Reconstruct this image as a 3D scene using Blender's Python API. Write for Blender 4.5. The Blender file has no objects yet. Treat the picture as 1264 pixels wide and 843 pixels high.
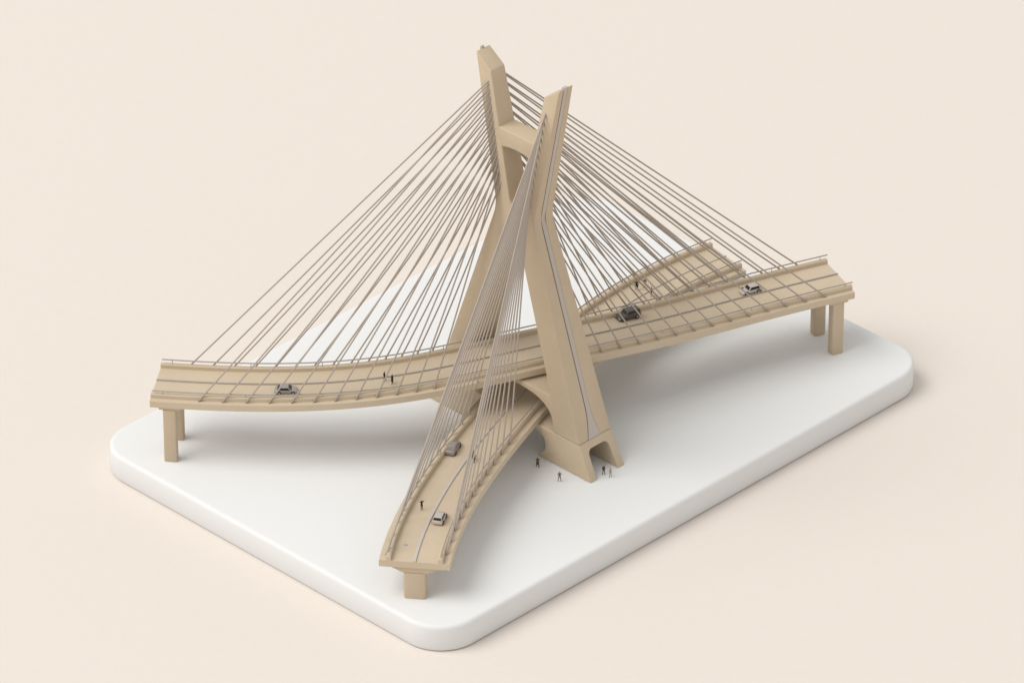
import bpy, bmesh, math, random
from mathutils import Vector, Matrix

random.seed(7)
sc = bpy.context.scene
COL = sc.collection
rad = math.radians

# ------------------------------------------------------------------ materials
def mat(name, color, rough=0.6, metal=0.0, grain=0.0, grain_scale=60.0, bump=0.0, bump_scale=120.0, spec=0.4, sheen=0.0):
    m = bpy.data.materials.new(name)
    m.use_nodes = True
    nt = m.node_tree
    b = nt.nodes["Principled BSDF"]
    b.inputs["Base Color"].default_value = (*color, 1)
    b.inputs["Roughness"].default_value = rough
    b.inputs["Metallic"].default_value = metal
    b.inputs["Specular IOR Level"].default_value = spec
    tc = nt.nodes.new("ShaderNodeTexCoord")
    if grain:
        n = nt.nodes.new("ShaderNodeTexNoise")
        n.inputs["Scale"].default_value = grain_scale
        n.inputs["Detail"].default_value = 6
        n.inputs["Roughness"].default_value = 0.65
        nt.links.new(tc.outputs["Object"], n.inputs["Vector"])
        r = nt.nodes.new("ShaderNodeMapRange")
        r.inputs["From Min"].default_value = 0.25
        r.inputs["From Max"].default_value = 0.75
        r.inputs["To Min"].default_value = 1 - grain
        r.inputs["To Max"].default_value = 1 + grain
        nt.links.new(n.outputs["Fac"], r.inputs["Value"])
        mul = nt.nodes.new("ShaderNodeVectorMath")
        mul.operation = "SCALE"
        mul.inputs[0].default_value = color
        nt.links.new(r.outputs["Result"], mul.inputs["Scale"])
        nt.links.new(mul.outputs["Vector"], b.inputs["Base Color"])
    if bump:
        n2 = nt.nodes.new("ShaderNodeTexNoise")
        n2.inputs["Scale"].default_value = bump_scale
        n2.inputs["Detail"].default_value = 3
        nt.links.new(tc.outputs["Object"], n2.inputs["Vector"])
        bp = nt.nodes.new("ShaderNodeBump")
        bp.inputs["Strength"].default_value = bump
        bp.inputs["Distance"].default_value = 0.01
        nt.links.new(n2.outputs["Fac"], bp.inputs["Height"])
        nt.links.new(bp.outputs["Normal"], b.inputs["Normal"])
    return m

def tan_material(name, k):
    """cast tan resin: two scales of soft mottling and a fine tooth"""
    m = mat(name, (0.60, 0.475, 0.315), rough=0.62, spec=0.3, bump=0.12, bump_scale=90)
    nt = m.node_tree
    b = nt.nodes["Principled BSDF"]
    tc = [n for n in nt.nodes if n.type == "TEX_COORD"][0]
    big = nt.nodes.new("ShaderNodeTexNoise")
    big.inputs["Scale"].default_value = 2.6
    big.inputs["Detail"].default_value = 4
    fine = nt.nodes.new("ShaderNodeTexNoise")
    fine.inputs["Scale"].default_value = 70
    fine.inputs["Detail"].default_value = 5
    for n in (big, fine):
        nt.links.new(tc.outputs["Object"], n.inputs["Vector"])
    ramp = nt.nodes.new("ShaderNodeValToRGB")
    ramp.color_ramp.elements[0].position = 0.32
    ramp.color_ramp.elements[1].position = 0.68
    ramp.color_ramp.elements[0].color = (k[0] * 0.98, k[1] * 0.98, k[2] * 0.97, 1)
    ramp.color_ramp.elements[1].color = (k[0] * 1.02, k[1] * 1.02, k[2] * 1.03, 1)
    nt.links.new(big.outputs["Fac"], ramp.inputs["Fac"])
    r = nt.nodes.new("ShaderNodeMapRange")
    r.inputs["From Min"].default_value = 0.25
    r.inputs["From Max"].default_value = 0.75
    r.inputs["To Min"].default_value = 0.955
    r.inputs["To Max"].default_value = 1.045
    nt.links.new(fine.outputs["Fac"], r.inputs["Value"])
    mul = nt.nodes.new("ShaderNodeVectorMath")
    mul.operation = "SCALE"
    nt.links.new(ramp.outputs["Color"], mul.inputs[0])
    nt.links.new(r.outputs["Result"], mul.inputs["Scale"])
    nt.links.new(mul.outputs["Vector"], b.inputs["Base Color"])
    return m

TAN = tan_material("tan_cast_resin", (0.605, 0.487, 0.345))
DECK = tan_material("pale_tan_deck", (0.640, 0.528, 0.386))
INLAY = mat("grey_inlay", (0.56, 0.50, 0.445), 0.55, grain=0.04, spec=0.3)
STRIP = mat("pale_strip", (0.61, 0.55, 0.505), 0.6, grain=0.03, spec=0.3)
WIRE = mat("cable_metal", (0.455, 0.395, 0.34), 0.42, metal=0.25, grain=0.05, grain_scale=30)
RAIL = mat("rail_metal", (0.42, 0.38, 0.34), 0.42, metal=0.25, grain=0.05, grain_scale=30)
PLATE = mat("white_plaster", (0.845, 0.85, 0.848), 0.75, grain=0.018, grain_scale=45, bump=0.10, bump_scale=70, spec=0.2)
PAPER = mat("beige_paper", (0.825, 0.752, 0.685), 0.9, grain=0.010, grain_scale=9, bump=0.03, bump_scale=40, spec=0.08)
SILVER = mat("silver_paint", (0.42, 0.385, 0.365), 0.32, metal=0.25, grain=0.04)
WHITEP = mat("white_paint", (0.57, 0.52, 0.48), 0.32, grain=0.03)
PINKW = mat("rose_white_paint", (0.66, 0.56, 0.52), 0.34, grain=0.03)
GREYP = mat("warm_grey_paint", (0.36, 0.32, 0.28), 0.4, metal=0.15, grain=0.06)
DARKP = mat("charcoal_paint", (0.125, 0.103, 0.09), 0.33, metal=0.2, grain=0.08)
DGREY = mat("dark_grey_roof", (0.15, 0.14, 0.14), 0.38, metal=0.2, grain=0.06)
GLASS = mat("tinted_glass", (0.02, 0.018, 0.017), 0.12, grain=0.05)
DGLASS = mat("smoked_glass", (0.045, 0.037, 0.032), 0.2, grain=0.05)
GGLASS = mat("grey_glass", (0.20, 0.18, 0.165), 0.25, grain=0.05)
TYRE = mat("black_rubber", (0.02, 0.017, 0.015), 0.75, grain=0.1)
RIM = mat("rim_metal", (0.42, 0.40, 0.38), 0.35, metal=0.5, grain=0.05)
LAMP = mat("lamp_plastic", (0.70, 0.68, 0.64), 0.25, grain=0.03)
SKIN = mat("skin", (0.52, 0.32, 0.22), 0.6, grain=0.04)
HAIR = mat("dark_hair", (0.035, 0.022, 0.015), 0.7, grain=0.1)
def cloth(name, c):
    return mat(name, c, 0.85, grain=0.08, grain_scale=90, spec=0.1)
C_BROWN = cloth("brown_cloth", (0.10, 0.065, 0.042))
C_DARK = cloth("dark_cloth", (0.022, 0.018, 0.018))
C_OLIVE = cloth("grey_brown_cloth", (0.155, 0.125, 0.098))
C_BEIGE = cloth("beige_cloth", (0.42, 0.34, 0.23))
C_PALE = cloth("pale_cloth", (0.62, 0.55, 0.46))
C_MARK = mat("grey_stain", (0.40, 0.36, 0.33), 0.8, grain=0.25, grain_scale=60)

# ------------------------------------------------------------------ helpers
def link(name, bm, mats, parent=None, smooth=35):
    me = bpy.data.meshes.new(name)
    bmesh.ops.recalc_face_normals(bm, faces=bm.faces[:])
    bm.to_mesh(me)
    bm.free()
    if not isinstance(mats, (list, tuple)):
        mats = [mats]
    for m in mats:
        me.materials.append(m)
    if smooth:
        me.polygons.foreach_set("use_smooth", [True] * len(me.polygons))
        me.set_sharp_from_angle(angle=rad(smooth))
    o = bpy.data.objects.new(name, me)
    COL.objects.link(o)
    if parent:
        o.parent = parent
    return o

def empty(name, loc=(0, 0, 0), rz=0.0):
    o = bpy.data.objects.new(name, None)
    o.empty_display_size = 0.1
    o.location = loc
    o.rotation_euler = (0, 0, rz)
    COL.objects.link(o)
    return o

def tag(o, label, cat, group=None):
    o["label"] = label
    o["category"] = cat
    if group:
        o["group"] = group
    return o

def bake(o):
    """apply the object's modifiers to its mesh"""
    dg = bpy.context.evaluated_depsgraph_get()
    dg.update()
    me = bpy.data.meshes.new_from_object(o.evaluated_get(dg))
    old = o.data
    o.modifiers.clear()
    o.data = me
    bpy.data.meshes.remove(old)
    return o

def bevel(o, w, seg=2, ang=40):
    m = o.modifiers.new("b", "BEVEL")
    m.width = w
    m.segments = seg
    m.limit_method = "ANGLE"
    m.angle_limit = rad(ang)
    bake(o)
    return o

def smooth(o, ang=35):
    me = o.data
    me.polygons.foreach_set("use_smooth", [True] * len(me.polygons))
    me.set_sharp_from_angle(angle=rad(ang))
    return o

def cut(o, cutter_bm):
    c = link("cutter", cutter_bm, TAN, smooth=0)
    m = o.modifiers.new("c", "BOOLEAN")
    m.operation = "DIFFERENCE"
    m.solver = "EXACT"
    m.object = c
    bake(o)
    me = c.data
    bpy.data.objects.remove(c)
    bpy.data.meshes.remove(me)
    return o

def add_box(bm, c, s, M=None, taper=1.0, mi=0):
    """box centred at c, sizes s; taper scales the top"""
    vs = []
    for z in (-1, 1):
        t = taper if z > 0 else 1
        for x, y in ((-1, -1), (1, -1), (1, 1), (-1, 1)):
            v = Vector((c[0] + x * s[0] / 2 * t, c[1] + y * s[1] / 2 * t, c[2] + z * s[2] / 2))
            vs.append(bm.verts.new(M @ v if M else v))
    f = [(3, 2, 1, 0), (4, 5, 6, 7), (0, 1, 5, 4), (1, 2, 6, 5), (2, 3, 7, 6), (3, 0, 4, 7)]
    for q in f:
        bm.faces.new([vs[i] for i in q]).material_index = mi

def add_tube(bm, pts, r, n=8, caps=True, mi=0):
    pts = [Vector(p) for p in pts]
    rs = r if isinstance(r, (list, tuple)) else [r] * len(pts)
    rings = []
    for i, p in enumerate(pts):
        t = (pts[min(i + 1, len(pts) - 1)] - pts[max(i - 1, 0)]).normalized()
        a = Vector((0, 0, 1)) if abs(t.z) < 0.9 else Vector((1, 0, 0))
        u = t.cross(a).normalized()
        w = t.cross(u)
        rings.append([bm.verts.new(p + (u * math.cos(2 * math.pi * k / n) + w * math.sin(2 * math.pi * k / n)) * rs[i]) for k in range(n)])
    for a, b in zip(rings, rings[1:]):
        for k in range(n):
            bm.faces.new((a[k], a[(k + 1) % n], b[(k + 1) % n], b[k])).material_index = mi
    if caps:
        bm.faces.new(rings[0]).material_index = mi
        bm.faces.new(rings[-1][::-1]).material_index = mi

def extrude_profile(bm, pts, half, place):
    """pts: closed outline of (d, z); half(z): half depth along x; place(sx, d, z, h) -> Vector"""
    sides = []
    for sx in (-1, 1):
        sides.append([bm.verts.new(place(sx, d, z, half(z))) for d, z in pts])
    n = len(pts)
    fs = [bm.faces.new(sides[0]), bm.faces.new(sides[1][::-1])]
    for i in range(n):
        j = (i + 1) % n
        bm.faces.new((sides[0][i], sides[0][j], sides[1][j], sides[1][i]))
    return fs

# ------------------------------------------------------------------ ground and plinth
T = 0.413           # plinth thickness; its top is z = 0
bm = bmesh.new()
bmesh.ops.create_grid(bm, x_segments=8, y_segments=8, size=140)
for v in bm.verts:
    v.co.z = -T
floor = link("floor", bm, PAPER, smooth=0)
floor["kind"] = "structure"

def rounded_rect(hx, hy, r, n=20):
    out = []
    for cx, cy, a0 in ((hx - r, hy - r, 0), (-hx + r, hy - r, 90), (-hx + r, -hy + r, 180), (hx - r, -hy + r, 270)):
        for k in range(n + 1):
            a = rad(a0 + 90 * k / n)
            out.append((cx + r * math.cos(a), cy + r * math.sin(a)))
    return out

HX, HY, RC = 5.0, 3.504, 0.62
bm = bmesh.new()
rings = []
levels = [(-T + 0.004, 0.035), (-T + 0.016, 0.010), (-T + 0.035, 0.0)]
B = 0.06
for k in range(0, 8):
    a = rad(90 * k / 7)
    levels.append((-B + B * math.sin(a), B - B * math.cos(a)))
for z, ins in levels:
    rings.append([bm.verts.new((x, y, z)) for x, y in rounded_rect(HX - ins, HY - ins, RC - ins)])
for a, b in zip(rings, rings[1:]):
    n = len(a)
    for k in range(n):
        bm.faces.new((a[k], a[(k + 1) % n], b[(k + 1) % n], b[k]))
bm.faces.new(rings[-1])
bm.faces.new(rings[0][::-1])
plinth = link("display_plinth", bm, PLATE, smooth=50)
tag(plinth, "thick white rounded rectangular plinth under the tan bridge", "plinth")

# ------------------------------------------------------------------ road paths
MP = [0.0001537, -0.000122, -0.013788, 0.0592691, -0.3503256, -0.6488995]
RP = [8.48e-05, -0.000504, -0.0031816, -0.0327642, 0.2936895, -0.4612214]
def pv(c, x):
    r = 0.0
    for k in c:
        r = r * x + k
    return r
def dv(c, x):
    n = len(c) - 1
    return pv([k * (n - i) for i, k in enumerate(c[:-1])], x)
class Path:
    def __init__(s, coef, x0, x1, zf):
        s.c, s.x0, s.x1, s.zf = coef, x0, x1, zf
    def at(s, x, o=0.0, dz=0.0):
        d = dv(s.c, x)
        n = math.hypot(d, 1)
        return Vector((x - d / n * o, pv(s.c, x) + o / n, s.zf(x) + dz))
    def head(s, x):
        return math.atan(dv(s.c, x))
    def frame(s, x, o=0.0, dz=0.0):
        return Matrix.Translation(s.at(x, o, dz)) @ Matrix.Rotation(s.head(x), 4, "Z")
MAIN = Path(MP, -4.34, 4.555, lambda x: 1.0 + 0.21 * math.exp(-((x + 0.4) / 1.9) ** 2))
RAMP = Path(RP, -4.60, 4.28, lambda x: 0.61)

def sweep(name, path, sec, mats, parent, x0=None, x1=None, n=90, closed=True, caps=True, mi=None, smoothang=35):
    """sweep the section [(offset, dz)] along the road"""
    x0 = path.x0 if x0 is None else x0
    x1 = path.x1 if x1 is None else x1
    bm = bmesh.new()
    rings = []
    for i in range(n + 1):
        x = x0 + (x1 - x0) * i / n
        rings.append([bm.verts.new(path.at(x, o, z)) for o, z in sec])
    m = len(sec)
    for a, b in zip(rings, rings[1:]):
        for k in range(m if closed else m - 1):
            f = bm.faces.new((a[k], a[(k + 1) % m], b[(k + 1) % m], b[k]))
            if mi:
                f.material_index = mi[k]
    if caps:
        bm.faces.new(rings[0])
        bm.faces.new(rings[-1][::-1])
    return link(name, bm, mats, parent, smooth=smoothang)

bridge = empty("cable_stayed_bridge", (-0.475, -0.635, 0))
tag(bridge, "tan cable-stayed bridge with crossed tower legs and two curving decks", "bridge")
def child(o, parent):
    """parent keeping the world position (parents carry translation only)"""
    o.parent = parent
    o.matrix_parent_inverse = parent.matrix_world.inverted()
    return o
bpy.context.view_layer.update()

KW, KH = 0.066, 0.064     # kerb width and height

def deck(path, thick, label, HW, KO):
    c = 0.006
    sec = [(-HW + c, 0), (-HW, -c), (-HW, -thick), (HW, -thick), (HW, -c), (HW - c, 0)]
    d = sweep("road_deck", path, sec, DECK, None)
    child(d, bridge)
    d["label"] = label
    for s in (-1, 1):
        a, b = s * KO - KW / 2, s * KO + KW / 2
        k = 0.010
        ksec = [(a, 0), (a, KH - k), (a + k, KH), (b - k, KH), (b, KH - k), (b, 0)]
        kb = sweep("kerb", path, ksec, DECK, None, closed=False)
        kb.parent = d
        # railing: one rod on thin stanchions over the kerb
        bm = bmesh.new()
        ro = s * (KO + 0.005)
        n = 90
        rh = KH + (0.042 if s < 0 else 0.060)
        pts = [path.at(path.x0 + 0.01 + (path.x1 - path.x0) * i / n, ro, rh) for i in range(n + 1)]
        add_tube(bm, pts, 0.0095, 8)
        for i in range(0, 13):
            x = path.x0 + 0.10 + (path.x1 - path.x0 - 0.20) * i / 12
            add_tube(bm, [path.at(x, ro, KH), path.at(x, ro, rh)], 0.005, 6)
        r = link("railing", bm, RAIL, None, smooth=50)
        r.parent = d
    # divider: a slim bar on the upper deck, a flat pale strip on the ramp that narrows towards the tower
    bm = bmesh.new()
    h, n, rings = 0.019, 90, []
    for i in range(n + 1):
        x = path.x0 + (path.x1 - path.x0) * i / n
        w = 0.012
        if path is RAMP:
            u = min(1, max(0, (-1.3 - x) / 2.2))
            w = 0.011 + 0.011 * u * u * (3 - 2 * u)
        oc = 0.04 if path is MAIN else 0.0
        rings.append([bm.verts.new(path.at(x, o + oc, z)) for o, z in ((-w, 0), (-w, h - .004), (-w + .004, h), (w - .004, h), (w, h - .004), (w, 0))])
    for a, b in zip(rings, rings[1:]):
        for k in range(5):
            bm.faces.new((a[k], a[k + 1], b[k + 1], b[k]))
    bm.faces.new(rings[0]).material_index = 1
    bm.faces.new(rings[-1][::-1]).material_index = 1
    st = link("lane_divider", bm, [STRIP if path is RAMP else RAIL, DECK], None)
    st.parent = d
    return d

main_deck = deck(MAIN, 0.105, "long upper deck running over the ramp", 0.51, 0.398)
ramp_deck = deck(RAMP, 0.10, "lower curved deck passing under the upper one", 0.49, 0.358)

# ------------------------------------------------------------------ piers
def column(M, w, d, z0, z1, r=0.022):
    bm = bmesh.new()
    rings = []
    sh = rounded_rect(w / 2, d / 2, r, 3)
    for z, i in ((z0, 0.004), (z0 + 0.012, 0.0), (z1, 0.0)):
        s = 1 - i / max(w, d) * 2
        rings.append([bm.verts.new(M @ Vector((x * s, y * s, z))) for x, y in sh])
    for a, b in zip(rings, rings[1:]):
        n = len(a)
        for k in range(n):
            bm.faces.new((a[k], a[(k + 1) % n], b[(k + 1) % n], b[k]))
    bm.faces.new(rings[0][::-1])
    bm.faces.new(rings[-1])
    return bm
def flat(path, x):
    p = path.at(x)
    return Matrix.Translation((p.x, p.y, 0)) @ Matrix.Rotation(path.head(x), 4, "Z")
for x, po in ((-4.18, -0.14), (4.33, -0.13)):
    M = flat(MAIN, x)
    top = MAIN.at(x).z - 0.105
    bm = bmesh.new()
    add_box(bm, (0, 0, top - 0.0235), (0.30, 0.985, 0.045), M)
    cap = link("pier_cap", bm, TAN, None, smooth=0)
    bevel(cap, 0.006, 1)
    child(cap, bridge)
    for s in (-1, 1):
        c = link("pier", column(M @ Matrix.Translation((0, po + s * 0.285, 0)), 0.185, 0.15, 0.0, top - 0.046), TAN, None, smooth=40)
        child(c, bridge)
for x, sgn in ((-4.60, 1), (4.28, -1)):
    P0 = RAMP.at(x)
    h = RAMP.head(x)
    Mx = Matrix.Translation((P0.x, P0.y, 0)) @ Matrix.Rotation(h, 4, "Z")
    bm = bmesh.new()
    zt, zb = 0.508, 0.415
    vs = []
    for px in (0.02, 0.27):
        for y, z in ((-0.33, zt), (0.33, zt), (0.33, zt - 0.012), (0.165, zb), (-0.165, zb), (-0.33, zt - 0.012)):
            vs.append(bm.verts.new(Mx @ Vector((px * sgn, y, z))))
    bm.faces.new(vs[:6])
    bm.faces.new(vs[6:][::-1])
    for k in range(6):
        bm.faces.new((vs[k], vs[(k + 1) % 6], vs[6 + (k + 1) % 6], vs[6 + k]))
    hn = link("pier_cap", bm, TAN, None, smooth=0)
    bevel(hn, 0.006, 1)
    child(hn, bridge)
    c = link("pier", column(Mx @ Matrix.Translation((sgn * 0.105, 0, 0)), 0.19, 0.305, 0.0, zb + 0.001, 0.035), TAN, None, smooth=40)
    child(c, bridge)

# ------------------------------------------------------------------ tower
XC, YC = -0.475, -0.635
def lerp_table(tab, z):
    for (z0, v0), (z1, v1) in zip(tab, tab[1:]):
        if z <= z1:
            return v0 + (v1 - v0) * (z - z0) / (z1 - z0)
    return tab[-1][1]
HALF = [(0, 0.345), (0.503, 0.325), (3.65, 0.188), (6.2, 0.126)]
half = lambda z: lerp_table(HALF, z)

def fillet(pts, radius_by_index, n=5):
    out = []
    N = len(pts)
    for i, p in enumerate(pts):
        r = radius_by_index.get(i, 0)
        if not r:
            out.append(p)
            continue
        a, b = Vector(pts[i - 1]), Vector(pts[(i + 1) % N])
        c = Vector(p)
        u, w = (a - c).normalized() * r, (b - c).normalized() * r
        for k in range(n + 1):
            t = k / n
            q = (c + u) * (1 - t) ** 2 + c * 2 * t * (1 - t) + (c + w) * t ** 2
            out.append((q.x, q.y))
    return out

DK, ZK = 0.365, 3.64           # outer kink of the leg
OUT_LOW, TIP = (1.398, 0.505), (0.808, 5.90)
def d_out(z):
    if z < ZK:
        return OUT_LOW[0] + (DK - OUT_LOW[0]) * (z - OUT_LOW[1]) / (ZK - OUT_LOW[1])
    return DK + (TIP[0] - DK) * (z - ZK) / (TIP[1] - ZK)
TIN = (0.515, 5.69)
VB = (0.10, 3.79)
def d_in(z):
    return VB[0] + (TIN[0] - VB[0]) * (z - VB[1]) / (TIN[1] - VB[1])

def leg(s):
    # outline goes round without the middle joint face (the two legs meet there)
    outline = [(0.0, 3.37), (0.045, 3.37), (0.80, 1.10), (0.875, 0.80), (0.885, 0.505), OUT_LOW, (DK, ZK), TIP, TIN, VB, (0.0, 3.70)]
    outline = fillet(outline, {6: 0.16, 3: 0.1, 9: 0.05})
    pl = lambda sx, d, z, h: Vector((XC + sx * h, YC + s * d, z))
    bm = bmesh.new()
    extrude_profile(bm, outline, half, pl)
    # split the broad faces where the taper changes, drop the joint face
    bmesh.ops.bisect_plane(bm, geom=bm.verts[:] + bm.edges[:] + bm.faces[:], plane_co=(0, 0, 3.65), plane_no=(0, 0, 1))
    o = link("tower_leg", bm, TAN, None, smooth=0)
    m = o.modifiers.new("b", "BEVEL")
    m.width = 0.018
    m.segments = 3
    m.limit_method = "WEIGHT"
    bw = o.data.attributes.new("bevel_weight_edge", "FLOAT", "EDGE")
    bm2 = bmesh.new()
    bm2.from_mesh(o.data)
    bm2.edges.ensure_lookup_table()
    for e in bm2.edges:
        mid = all(abs(v.co.y - YC) < 1e-4 for v in e.verts)
        sharp = len(e.link_faces) == 2 and e.calc_face_angle(0) > rad(40)
        o.data.attributes["bevel_weight_edge"].data[e.index].value = 1.0 if (sharp and not mid) else 0.0
    bm2.free()
    bake(o)
    # remove the face at the joint
    bm3 = bmesh.new()
    bm3.from_mesh(o.data)
    # groove on the outer face for the grey inlay
    bm3.to_mesh(o.data)
    bm3.free()
    zs = [0.40, 0.505, 0.60, 0.72, 0.82, 0.92, 1.02] + [1.02 + (ZK - 0.15 - 1.02) * k / 6 for k in range(1, 7)] + [ZK - 0.05, ZK, ZK + 0.05, ZK + 0.15] + [ZK + 0.15 + (6.1 - ZK - 0.15) * k / 5 for k in range(1, 6)]
    def hw(z):
        base = 0.037 - 0.004 * max(0, (z - 3.6)) / 2.4
        if z < 1.02:
            t = (1.02 - z) / 0.515
            base += 0.090 * min(1.3, t ** 2.3)
        return base
    def do(z):      # outer surface with the rounded kink
        return (d_out(z - 0.05) + 2 * d_out(z) + d_out(z + 0.05)) / 4 if abs(z - ZK) < 0.2 else d_out(z)
    def prism(z_list, lo, hi, x_lo, x_hi):
        b = bmesh.new()
        rings = []
        for z in z_list:
            rings.append([b.verts.new((XC + x, YC + s * (do(z) + dd), z)) for x, dd in ((-x_lo(z), lo), (x_hi(z), lo), (x_hi(z), hi), (-x_lo(z), hi))])
        for p, q in zip(rings, rings[1:]):
            for k in range(4):
                b.faces.new((p[k], p[(k + 1) % 4], q[(k + 1) % 4], q[k]))
        b.faces.new(rings[0])
        b.faces.new(rings[-1][::-1])
        return b
    if s > 0:
        zs = [z for z in zs if z < 5.7] + [5.80]
    cb = prism(zs, -0.05, 0.08, lambda z: hw(z) + 0.020, lambda z: hw(z) + 0.002)
    bmesh.ops.recalc_face_normals(cb, faces=cb.faces[:])
    cut(o, cb)
    # open the joint so that the two legs read as one casting
    b4 = bmesh.new()
    b4.from_mesh(o.data)
    dead = [f for f in b4.faces if all(abs(v.co.y - YC) < 1e-4 for v in f.verts)]
    bmesh.ops.delete(b4, geom=dead, context="FACES_ONLY")
    b4.to_mesh(o.data)
    b4.free()
    smooth(o, 30)
    child(o, bridge)
    zi = [z for z in zs if 0.505 < z < 5.86]
    zi = [0.509] + [z for z in zi if z < 5.79] + [5.905 if s < 0 else 5.795]
    ib = prism(zi, -0.049, -0.003, hw, hw)
    if s > 0:       # a small stub stands proud behind the tip
        add_box(ib, (XC, YC + d_out(5.88) + 0.014, 5.885), (0.055, 0.026, 0.075))
    it = link("inlay_strip", ib, INLAY, None, smooth=20)
    it.parent = o
    it.matrix_parent_inverse = Matrix.Identity(4)
    return o
legs = [leg(1), leg(-1)]

# upper cross beam, arched below
def beam(name, outline, inset):
    bm = bmesh.new()
    pl = lambda sx, d, z, h: Vector((XC + sx * (h - inset), YC + d, z))
    extrude_profile(bm, outline, half, pl)
    o = link(name, bm, TAN, None, smooth=0)
    bevel(o, 0.016, 3, 50)
    smooth(o, 30)
    child(o, bridge)
    return o
ZS = 4.60
da = d_in(ZS)
arc = [(da * (-1 + 2 * k / 14), ZS + 0.040 * (1 - (-1 + 2 * k / 14) ** 2)) for k in range(15)]
outl = [(-d_in(4.88) - 0.05, 4.885), (-da - 0.05, ZS)] + arc + [(da + 0.05, ZS), (d_in(4.88) + 0.05, 4.885)]
beam("cross_beam", outl, 0.003)
# cross beam under the upper deck, arched over the ramp
half_arch = [(0.0, 0.985), (0.25, 0.980), (0.45, 0.962), (0.58, 0.932), (0.69, 0.885), (0.78, 0.82), (0.84, 0.74), (0.866, 0.66), (0.874, 0.585), (0.875, 0.53)]
right = half_arch[1:] + [(0.93, 0.53), (0.87, 1.065)]
outl = [(0.0, 0.985)] + right + [(-d, z) for d, z in right[::-1]]
beam("cross_beam", outl, 0.003)

# base with arched underside and a passage through each foot
ha = [(0.0, 0.455), (0.25, 0.452), (0.42, 0.44), (0.56, 0.412), (0.66, 0.37), (0.725, 0.31), (0.75, 0.24), (0.742, 0.17), (0.70, 0.105), (0.645, 0.06), (0.60, 0.0)]
right = ha[1:] + [(1.655, 0.0), (1.40, 0.503)]
# the far foot (towards +y) reaches further in than the near one
far = [(d * 0.62 if z < 0.46 and d < 1.0 else d, z) for d, z in right]
outl = [ha[0]] + far + [(-d, z) for d, z in right[::-1]]
bm = bmesh.new()
extrude_profile(bm, outl, half, lambda sx, d, z, h: Vector((XC + sx * h, YC + d, z)))
base = link("tower_base", bm, TAN, None, smooth=0)
bevel(base, 0.019, 3, 40)
bm = bmesh.new()
sec = []
x0, x1, zt, r = XC - 0.205, XC + 0.195, 0.405, 0.085
sec = [(x0 - 0.02, -0.2), (x1 + 0.03, -0.2)]
for k in range(7):
    a = rad(90 * k / 6)
    sec.append((x1 - r + r * math.cos(a), zt - r + r * math.sin(a)))
for k in range(7):
    a = rad(90 + 90 * k / 6)
    sec.append((x0 + r + r * math.cos(a), zt - r + r * math.sin(a)))
A = [bm.verts.new((x, YC - 2.4, z)) for x, z in sec]
Bv = [bm.verts.new((x, YC + 2.4, z)) for x, z in sec]
n = len(sec)
for k in range(n):
    bm.faces.new((A[k], A[(k + 1) % n], Bv[(k + 1) % n], Bv[k]))
bm.faces.new(A)
bm.faces.new(Bv[::-1])
bmesh.ops.recalc_face_normals(bm, faces=bm.faces[:])
cut(base, bm)
smooth(base, 30)
child(base, bridge)

# ------------------------------------------------------------------ stay cables
def stay(p, q, r=0.0114):
    """p on the tower, q on the deck; a short sleeve at the deck end"""
    bm = bmesh.new()
    p, q = Vector(p), Vector(q)
    d = (q - p).normalized()
    add_tube(bm, [p - d * 0.02, q + d * 0.01], r, 8)
    add_tube(bm, [q - d * 0.060, q - d * 0.005], 0.0135, 8)
    o = link("stay_cable", bm, WIRE, None, smooth=50)
    child(o, bridge)

def fan(leg_s, face, z_hi, z_lo, frac_hi, frac_lo, path, off, xa, xb, n, dz=0.012):
    """n cables from one leg (leg_s) face (-1 front, +1 back) to the road edge, farthest first"""
    for i in range(n):
        t = i / (n - 1)
        z = z_hi + (z_lo - z_hi) * t
        fr = frac_hi + (frac_lo - frac_hi) * t
        d = d_in(z) + (d_out(z) - d_in(z)) * fr
        p = (XC + face * half(z), YC + leg_s * d, z)
        stay(p, path.at(xa + (xb - xa) * t, off, dz))
EO = 0.455
fan(1, -1, 5.52, 4.02, 0.30, 0.45, MAIN, EO, -4.08, -1.48, 14, 0.03)
fan(1, -1, 5.49, 4.22, 0.30, 0.45, MAIN, -EO, -3.93, -1.63, 12)
fan(1, 1, 5.56, 3.90, 0.30, 0.45, MAIN, EO, 4.15, 1.0, 13, 0.03)
fan(1, 1, 5.535, 3.875, 0.30, 0.45, MAIN, -EO, 4.135, 0.58, 13)
fan(-1, -1, 5.45, 3.85, 0.34, 0.40, RAMP, 0.41, -4.50, -1.38, 13)
fan(-1, -1, 5.43, 4.05, 0.34, 0.40, RAMP, -0.41, -4.40, -1.72, 11)
fan(-1, 1, 5.05, 3.80, 0.34, 0.45, RAMP, 0.42, 4.20, 1.90, 10, 0.03)
fan(-1, 1, 5.03, 4.0, 0.34, 0.42, RAMP, -0.42, 4.18, 2.60, 6)

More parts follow.
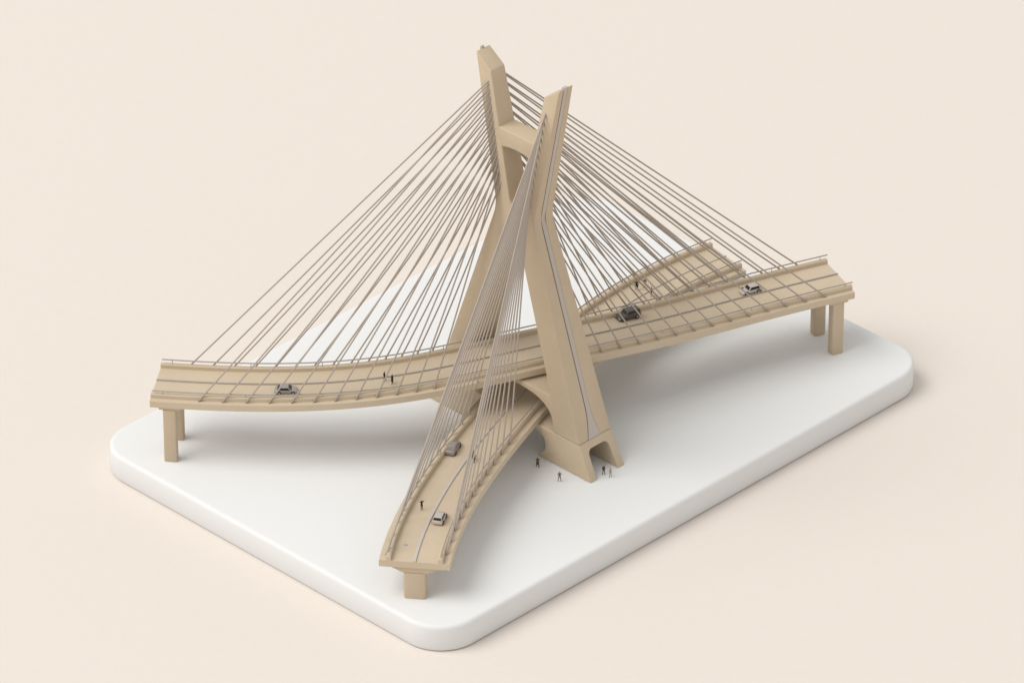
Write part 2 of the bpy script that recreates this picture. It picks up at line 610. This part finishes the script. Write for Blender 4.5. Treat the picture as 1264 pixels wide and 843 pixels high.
# ------------------------------------------------------------------ cars
def body_mesh(L, W, stations, sill, bulge=0.03):
    """stations: (x/L, z top, half width factor); a shell lofted from nose to tail"""
    bm = bmesh.new()
    rings = []
    for t, zt, wf in stations:
        x = (t - 0.5) * L
        hw_ = W / 2 * wf
        z1 = sill + (zt - sill) * 0.55
        rings.append([bm.verts.new((x, y, z)) for y, z in (
            (-hw_ * 0.92, sill), (-hw_, sill + 0.25 * (zt - sill)), (-hw_, z1), (-hw_ * 0.93, zt - 0.004), (-hw_ * 0.80, zt), (0, zt + 0.003),
            (hw_ * 0.80, zt), (hw_ * 0.93, zt - 0.004), (hw_, z1), (hw_, sill + 0.25 * (zt - sill)), (hw_ * 0.92, sill))])
    m = len(rings[0])
    for a, b in zip(rings, rings[1:]):
        for k in range(m):
            bm.faces.new((a[k], a[(k + 1) % m], b[(k + 1) % m], b[k]))
    bm.faces.new(rings[0])
    bm.faces.new(rings[-1][::-1])
    return bm

def cabin_mesh(b0, b1, r0, r1, wb, wr, z0, z1):
    """greenhouse: base from b0 to b1, roof from r0 to r1"""
    bm = bmesh.new()
    lo = [(b0, -wb), (b1, -wb), (b1, wb), (b0, wb)]
    hi = [(r0, -wr), (r1, -wr), (r1, wr), (r0, wr)]
    mid = [((a[0] * .3 + b[0] * .7), (a[1] * .35 + b[1] * .65)) for a, b in zip(lo, hi)]
    rings = [[bm.verts.new((x, y, z0)) for x, y in lo], [bm.verts.new((x, y, z0 + (z1 - z0) * .68)) for x, y in mid], [bm.verts.new((x, y, z1)) for x, y in hi]]
    for a, b in zip(rings, rings[1:]):
        for k in range(4):
            bm.faces.new((a[k], a[(k + 1) % 4], b[(k + 1) % 4], b[k]))
    bm.faces.new(rings[0][::-1])
    bm.faces.new(rings[-1])
    return bm

def pane(parent, name, quad, t=0.003, m=None):
    """a thin window slab lying on the cabin: quad of four points"""
    bm = bmesh.new()
    q = [Vector(p) for p in quad]
    nrm = (q[1] - q[0]).cross(q[3] - q[0]).normalized()
    a = [bm.verts.new(p + nrm * t) for p in q]
    b = [bm.verts.new(p - nrm * t) for p in q]
    bm.faces.new(a)
    bm.faces.new(b[::-1])
    for k in range(4):
        bm.faces.new((a[k], a[(k + 1) % 4], b[(k + 1) % 4], b[k]))
    return link(name, bm, m or GLASS, parent, smooth=0)

def make_car(name, label, cat, P, paint, roof_paint, L, W, H, hood, belt, cab, style, glass=None):
    """P: Matrix on the road; hood: hood height; belt: belt line height; cab: (b0, b1, r0, r1) as fractions of L from the tail"""
    car = empty(name)
    car.matrix_world = P
    tag(car, label, cat, "miniature cars on the bridge decks")
    sill = 0.020
    st = {
        "sedan": [(0.0, belt * .80, .80), (.03, belt * .93, .93), (.12, belt, 1), (.35, belt * 1.02, 1), (.62, belt, 1), (.80, hood * 1.0, 1), (.94, hood * .90, .95), (1.0, hood * .72, .80)],
        "suv": [(0.0, belt * .86, .86), (.03, belt * .97, .95), (.12, belt, 1), (.40, belt, 1), (.66, belt * .98, 1), (.74, hood, 1), (.93, hood * .94, .94), (1.0, hood * .75, .80)],
        "hatch": [(0.0, belt * .80, .86), (.03, belt * .94, .95), (.10, belt, 1), (.45, belt, 1), (.70, belt * .98, 1), (.80, hood, 1), (.94, hood * .92, .94), (1.0, hood * .75, .80)],
    }[style]
    b = link("body", body_mesh(L, W, st, sill), paint, car, smooth=0)
    bevel(b, 0.006, 2, 25)
    smooth(b, 60)
    b0, b1, r0, r1 = [(c - .5) * L for c in cab]
    wb, wr = W * .455, W * .37
    cb = link("cabin", cabin_mesh(b0, b1, r0, r1, wb, wr, belt * .93, H), roof_paint, car, smooth=0)
    bevel(cb, 0.007, 2, 25)
    smooth(cb, 60)
    z0, z1 = belt * 1.02, H * .94
    def px(t):      # point on the sloped face at height z
        return (t - belt * .93) / (H - belt * .93)
    def edge(bx, rx, z):
        f = px(z)
        return bx + (rx - bx) * f
    def wid(z):
        return wb + (wr - wb) * px(z)
    # windscreen (front), rear window, side windows
    for nm, bx, rx in (("windscreen", b1, r1), ("rear_window", b0, r0)):
        pane(car, nm, [(edge(bx, rx, z0), -wid(z0) * .86, z0), (edge(bx, rx, z0), wid(z0) * .86, z0), (edge(bx, rx, z1), wid(z1) * .84, z1), (edge(bx, rx, z1), -wid(z1) * .84, z1)], m=glass)
    for s in (-1, 1):
        i = 0.018
        pane(car, "side_window", [(edge(b0, r0, z0) + i, s * wid(z0), z0), (edge(b1, r1, z0) - i, s * wid(z0), z0), (edge(b1, r1, z1) - i * .7, s * wid(z1), z1), (edge(b0, r0, z1) + i * .7, s * wid(z1), z1)], m=glass)
    # wheels
    wr_ = 0.030 if style != "suv" else 0.033
    for fx in (.19, .80):
        for s in (-1, 1):
            cx, cy = (fx - .5) * L, s * W * .44
            bm = bmesh.new()
            seg = 18
            for (rr, hw2, mi) in ((wr_, 0.014, 0),):
                pr = [(rr * .62, -hw2), (rr * .92, -hw2), (rr, -hw2 * .6), (rr, hw2 * .6), (rr * .92, hw2), (rr * .62, hw2)]
                rg = []
                for k in range(seg):
                    a = 2 * math.pi * k / seg
                    rg.append([bm.verts.new((cx + q * math.cos(a), cy + y, wr_ + q * math.sin(a))) for q, y in pr])
                for k in range(seg):
                    u, v = rg[k], rg[(k + 1) % seg]
                    for j in range(len(pr)):
                        jj = (j + 1) % len(pr)
                        bm.faces.new((u[j], u[jj], v[jj], v[j]))
            w = link("wheel", bm, TYRE, car, smooth=40)
            bm = bmesh.new()
            add_tube(bm, [(cx, cy - 0.011, wr_), (cx, cy + 0.011, wr_)], wr_ * .66, 14)
            link("rim", bm, RIM, w, smooth=40)
    for s in (-1, 1):
        bm = bmesh.new()
        add_box(bm, (L * .475, s * W * .33, hood * .70), (0.016, W * .17, 0.013))
        o = link("headlight", bm, LAMP, car, smooth=0)
        bevel(o, 0.003, 1)
        bm = bmesh.new()
        add_box(bm, (-L * .478, s * W * .34, belt * .72), (0.012, W * .15, 0.014))
        o = link("tail_light", bm, C_BROWN, car, smooth=0)
        bevel(o, 0.003, 1)
    return car

def on(path, x, y, flip=False):
    """matrix of a thing standing on the road at (x, y), facing along it"""
    # nearest centreline parameter
    best = min((((path.at(u / 200).xy - Vector((x, y))).length), u / 200) for u in range(int(path.x0 * 200), int(path.x1 * 200)))[1]
    z = path.zf(best)
    return Matrix.Translation((x, y, z)) @ Matrix.Rotation(path.head(best) + (math.pi if flip else 0), 4, "Z")

make_car("silver_sedan", "small silver car with dark windows on the left part of the upper deck", "car", on(MAIN, -3.27, 1.30),
         SILVER, SILVER, 0.325, 0.150, 0.108, 0.068, 0.070, (.10, .76, .24, .58), "sedan")
make_car("off_road_car", "bulky charcoal car with a grey roof behind the front tower leg on the upper deck", "car", on(MAIN, 1.47, -0.80, True),
         DARKP, DGREY, 0.36, 0.165, 0.145, 0.080, 0.098, (.02, .70, .06, .60), "suv", glass=DGLASS)
make_car("compact_car", "white car with black windscreen beside the ramp's far end on the upper deck", "car", on(MAIN, 3.31, -1.48, True),
         WHITEP, WHITEP, 0.315, 0.145, 0.118, 0.062, 0.075, (.06, .72, .14, .56), "suv")
make_car("rounded_sedan", "warm grey rounded car on the curved ramp beside its kerb", "car", on(RAMP, -2.23, -0.97) @ Matrix.Rotation(rad(5), 4, "Z"),
         GREYP, GREYP, 0.345, 0.148, 0.118, 0.070, 0.080, (.08, .80, .28, .62), "sedan", glass=GGLASS)
make_car("hatchback", "whitish car with pinkish sides and dark rear window on the lower curved ramp", "car", on(RAMP, -3.62, -2.10),
         PINKW, WHITEP, 0.29, 0.150, 0.115, 0.066, 0.076, (.03, .78, .12, .62), "hatch")

# ------------------------------------------------------------------ people
def person(label, loc, rz, top, bottom, spread=0.10, stride=0.12, arm="down", hair=HAIR, skin=SKIN, height=0.168, shoes=C_DARK, coat=False):
    """a model figure 1.75 units tall grown from one skeleton, then scaled to the model's size"""
    V, E, R = [], [], []
    def v(co, r, par=None):
        V.append(Vector(co))
        R.append(r)
        if par is not None:
            E.append((par, len(V) - 1))
        return len(V) - 1
    pel = v((0, 0, .93), (.135, .105))
    belly = v((0.0, 0, 1.08), (.135, .10), pel)
    chest = v((0.01, 0, 1.30), (.155, .11), belly)
    nb = v((0, 0, 1.46), (.075, .07), chest)
    head0 = v((0.01, 0, 1.55), (.062, .065), nb)
    head1 = v((0.02, 0, 1.64), (.085, .10), head0)
    v((0.015, 0, 1.715), (.06, .07), head1)
    for s in (-1, 1):
        hip = v((0, s * .085, .86), (.095, .10), pel)
        k = v((stride * s * .55 + 0.02, s * (.085 + spread * .5), .49), (.062, .066), hip)
        a = v((stride * s - .01, s * (.085 + spread), .09), (.045, .048), k)
        v((stride * s + .12, s * (.095 + spread), .035), (.042, .032), a)
        sh = v((0, s * .175, 1.40), (.068, .065), chest)
        if arm == "down":
            el = v((-.03 - stride * s * .4, s * .245, 1.13), (.046, .046), sh)
            wr = v((.06 - stride * s * .8, s * .25, .90), (.034, .034), el)
            hd = (.08 - stride * s * .9, s * .25, .80)
        elif arm == "raised":
            el = v((.16, s * .34, 1.42), (.046, .046), sh)
            wr = v((.15, s * .16, 1.60), (.034, .034), el)
            hd = (.14, s * .10, 1.66)
        else:           # forearms held in front
            el = v((.02, s * .27, 1.14), (.046, .046), sh)
            wr = v((.22, s * .13, 1.12), (.034, .034), el)
            hd = (.29, s * .07, 1.13)
        v(hd, (.035, .022), wr)
    me = bpy.data.meshes.new("person")
    me.from_pydata([tuple(c) for c in V], E, [])
    o = bpy.data.objects.new("person", me)
    COL.objects.link(o)
    m = o.modifiers.new("s", "SKIN")
    m.use_smooth_shade = True
    for i, r in enumerate(R):
        me.skin_vertices[0].data[i].radius = r
    me.skin_vertices[0].data[0].use_root = True
    o.modifiers.new("u", "SUBSURF").levels = 1
    bake(o)
    bm = bmesh.new()
    bm.from_mesh(o.data)
    # hands: palm end plus four fingers and a thumb, grown onto the same mesh
    tips = [(V[-1], -1)]
    for i, c in enumerate(V):
        pass
    hands = [V[i] for i in range(len(V)) if R[i] == (.035, .022)]
    for hnd in hands:
        s = 1 if hnd.y > 0 else -1
        wrist = min((V[i] for i in range(len(V)) if R[i] == (.034, .034)), key=lambda q: (q - hnd).length)
        d = (hnd - wrist).normalized()
        side = d.cross(Vector((0, s, 0.15))).normalized()
        for k, ln in enumerate((.062, .075, .070, .055)):
            b0 = hnd + side * (k - 1.5) * .017 + d * .01
            mid = b0 + d * ln * .55
            tip = mid + (d * .7 + Vector((0, -s, 0)) * .5).normalized() * ln * .45
            add_tube(bm, [b0, mid, tip], [.0085, .008, .0055], 6)
        b0 = wrist + d * .03 + side * .025
        add_tube(bm, [b0, b0 + side * .035 + d * .02, b0 + side * .045 + d * .055], [.010, .009, .006], 6)
    # nose, ears, eyes
    add_tube(bm, [(.095, 0, 1.655), (.125, 0, 1.625), (.095, 0, 1.61)], [.008, .014, .008], 6)
    for s in (-1, 1):
        add_tube(bm, [(.01, s * .085, 1.60), (.005, s * .094, 1.635), (.015, s * .085, 1.66)], [.008, .014, .008], 6)
        n0 = len(bm.faces)
        add_tube(bm, [(.095, s * .034, 1.655), (.107, s * .034, 1.655)], .009, 6, mi=5)
    if coat:
        # skirt of a long coat
        rg = []
        for z, rx, ry in ((1.02, .13, .165), (.80, .16, .20), (.55, .185, .225), (.50, .18, .22)):
            rg.append([bm.verts.new((rx * math.cos(2 * math.pi * k / 14), ry * math.sin(2 * math.pi * k / 14), z)) for k in range(14)])
        for a, b in zip(rg, rg[1:]):
            for k in range(14):
                bm.faces.new((a[k], a[(k + 1) % 14], b[(k + 1) % 14], b[k])).material_index = 1
        bm.faces.new(rg[-1])
        bm.faces.new(rg[0][::-1])
    bm.faces.ensure_lookup_table()
    for f in bm.faces:
        if f.material_index == 5:
            f.material_index = 4
            continue
        c = f.calc_center_median()
        z = c.z
        hd = min((c - q).length for q in hands)
        if z > 1.70 or (z > 1.60 and c.x < 0.0):
            mi = 4
        elif z > 1.47 and abs(c.y) < .13 and not (arm == "raised" and c.x > .12):
            mi = 0
        elif hd < .085:
            mi = 0
        elif z < .09:
            mi = 3
        elif z < .92 and hd > .16 and not (coat and z > .49):
            mi = 2
        else:
            mi = 1
        f.material_index = mi
    k = height / 1.75
    bmesh.ops.scale(bm, verts=bm.verts[:], vec=(k, k, k))
    zmin = min(v_.co.z for v_ in bm.verts)
    bmesh.ops.translate(bm, verts=bm.verts[:], vec=(0, 0, -zmin + 0.0005))
    idx = [f.material_index for f in bm.faces]
    bm.to_mesh(o.data)
    bm.free()
    o.data.materials.clear()
    for m_ in (skin, top, bottom, shoes, hair):
        o.data.materials.append(m_)
    o.data.polygons.foreach_set("material_index", idx)
    o.data.polygons.foreach_set("use_smooth", [True] * len(o.data.polygons))
    o.location = loc
    o.rotation_euler = (0, 0, rz)
    tag(o, label, "person", "tiny figures on and around the bridge")
    return o

CAMDIR = math.atan2(-1, -1)
zm = lambda x, y: on(MAIN, x, y).translation.z + 0.001
person("tiny person in dark clothes in mid-stride on the upper deck's lane divider", (-2.17, 0.45, zm(-2.17, 0.45)), rad(-35), C_DARK, C_DARK, stride=.20, spread=.06)
person("tiny person in a long dark coat nearer the upper deck's kerb", (-2.15, 0.315, zm(-2.15, 0.315)), rad(150), C_DARK, C_DARK, coat=True, stride=.10)
person("tiny person in dark clothes with both arms raised on the curved ramp", (-3.61, -1.74, 0.61), rad(-120), C_DARK, C_DARK, arm="raised", spread=.0, stride=.03)
person("tiny person in dark brown top walking beside a bicycle on the curved ramp", (-2.20, -1.34, 0.61), rad(-150), C_BROWN, C_DARK, arm="front", stride=.18)
person("tiny person in dark brown coat in the shade at the tower base", (-1.03, -1.45, 0), rad(-130), C_BROWN, C_DARK, coat=True, arm="front")
person("tiny person in grey-brown outfit with legs apart in front of the tower base", (-1.08, -1.93, 0), CAMDIR, C_OLIVE, C_OLIVE, spread=.14, stride=.0, arm="front")
person("tiny person in brown top and black trousers at the tower base passage", (-0.52, -2.25, 0), rad(-100), C_BROWN, C_DARK, spread=.07, stride=.06, skin=C_PALE)
person("tiny person all in beige outside the tower base passage", (-0.50, -2.36, 0), rad(-80), C_BEIGE, C_BEIGE, shoes=C_OLIVE, skin=C_PALE, hair=C_BEIGE, stride=.05)
person("tiny person in dark clothes near the far kerb behind the tower", (2.68, 0.175, 0.61), rad(-150), C_DARK, C_BROWN, coat=True)
person("tiny person in brown and white clothes at the ramp behind the tower", (2.80, 0.13, 0.61), rad(-120), C_BROWN, C_PALE, arm="front")
person("tiny person in dark brown top and pale trousers by the ramp's lane divider", (2.70, -0.10, 0.61), rad(-60), C_BROWN, C_BEIGE, spread=.10, stride=.05)

# bicycle beside the walker on the ramp
bk = empty("bicycle", (-2.215, -1.395, 0.61), rad(20))
tag(bk, "tiny dark bicycle pushed by the person on the curved ramp", "bicycle")
for x in (-0.034, 0.034):
    bm = bmesh.new()
    add_tube(bm, [(x + .030 * math.cos(2 * math.pi * k / 18), 0, .032 + .030 * math.sin(2 * math.pi * k / 18)) for k in range(19)], .0032, 6, caps=False)
    for k in range(4):
        a = math.pi * k / 4
        add_tube(bm, [(x - .028 * math.cos(a), 0, .032 - .028 * math.sin(a)), (x + .028 * math.cos(a), 0, .032 + .028 * math.sin(a))], .0008, 4)
    link("wheel", bm, C_DARK, bk, smooth=50)
bm = bmesh.new()
bb, hs, ss, rw, fw = (-.006, 0, .034), (.024, 0, .078), (-.014, 0, .078), (-.034, 0, .032), (.034, 0, .032)
for a, b in ((bb, hs), (bb, ss), (ss, hs), (ss, rw), (bb, rw), (hs, fw)):
    add_tube(bm, [a, b], .0028, 6)
link("frame", bm, C_DARK, bk, smooth=50)
bm = bmesh.new()
add_tube(bm, [(.024, 0, .078), (.022, 0, .092)], .0025, 6)
add_tube(bm, [(.020, -.022, .092), (.022, 0, .092), (.020, .022, .092)], .0025, 6)
link("handlebar", bm, C_DARK, bk, smooth=50)
bm = bmesh.new()
add_tube(bm, [(-.014, 0, .078), (-.015, 0, .086)], .0025, 6)
add_box(bm, (-.016, 0, .088), (.026, .010, .005), taper=.7)
link("saddle", bm, C_BROWN, bk, smooth=50)

# faint grey smudge on the ramp
bm = bmesh.new()
add_box(bm, (0, 0, 0.0015), (0.05, 0.035, 0.002), Matrix.Translation((-4.38, -2.21, 0.61)) @ Matrix.Rotation(rad(-40), 4, "Z"))
stn = link("drain_cover", bm, C_MARK, None, smooth=0)
child(stn, ramp_deck)

# ------------------------------------------------------------------ camera
cam = bpy.data.cameras.new("camera")
cam.lens = 242.0886
cam.sensor_width = 36
cam.clip_start = 1
cam.clip_end = 900
co = bpy.data.objects.new("camera", cam)
COL.objects.link(co)
tgt = Vector((1.10187, 1.15905, 0))
co.location = (-59.345649, -58.460551, 52.527254)
co.rotation_euler = (tgt - Vector(co.location)).to_track_quat("-Z", "Y").to_euler()
sc.camera = co

# ------------------------------------------------------------------ light: one large softbox and a pale studio surround
ld = bpy.data.lights.new("softbox", "AREA")
ld.shape = "DISK"
ld.size = 320
ld.energy = 1090000
ld.color = (1.0, 0.985, 0.96)
lo = bpy.data.objects.new("softbox", ld)
COL.objects.link(lo)
el, az, dist = rad(54), rad(148), 400
lo.location = (dist * math.cos(el) * math.cos(az), dist * math.cos(el) * math.sin(az), dist * math.sin(el))
lo.rotation_euler = (-Vector(lo.location)).to_track_quat("-Z", "Y").to_euler()

w = bpy.data.worlds.new("World")
sc.world = w
w.use_nodes = True
bg = w.node_tree.nodes["Background"]
bg.inputs["Color"].default_value = (1.0, 0.99, 0.975, 1)
bg.inputs["Strength"].default_value = 0.60

sc.view_settings.view_transform = "Standard"
sc.view_settings.look = "None"
sc.view_settings.exposure = 0
sc.view_settings.gamma = 1
sc.cycles.diffuse_bounces = 2
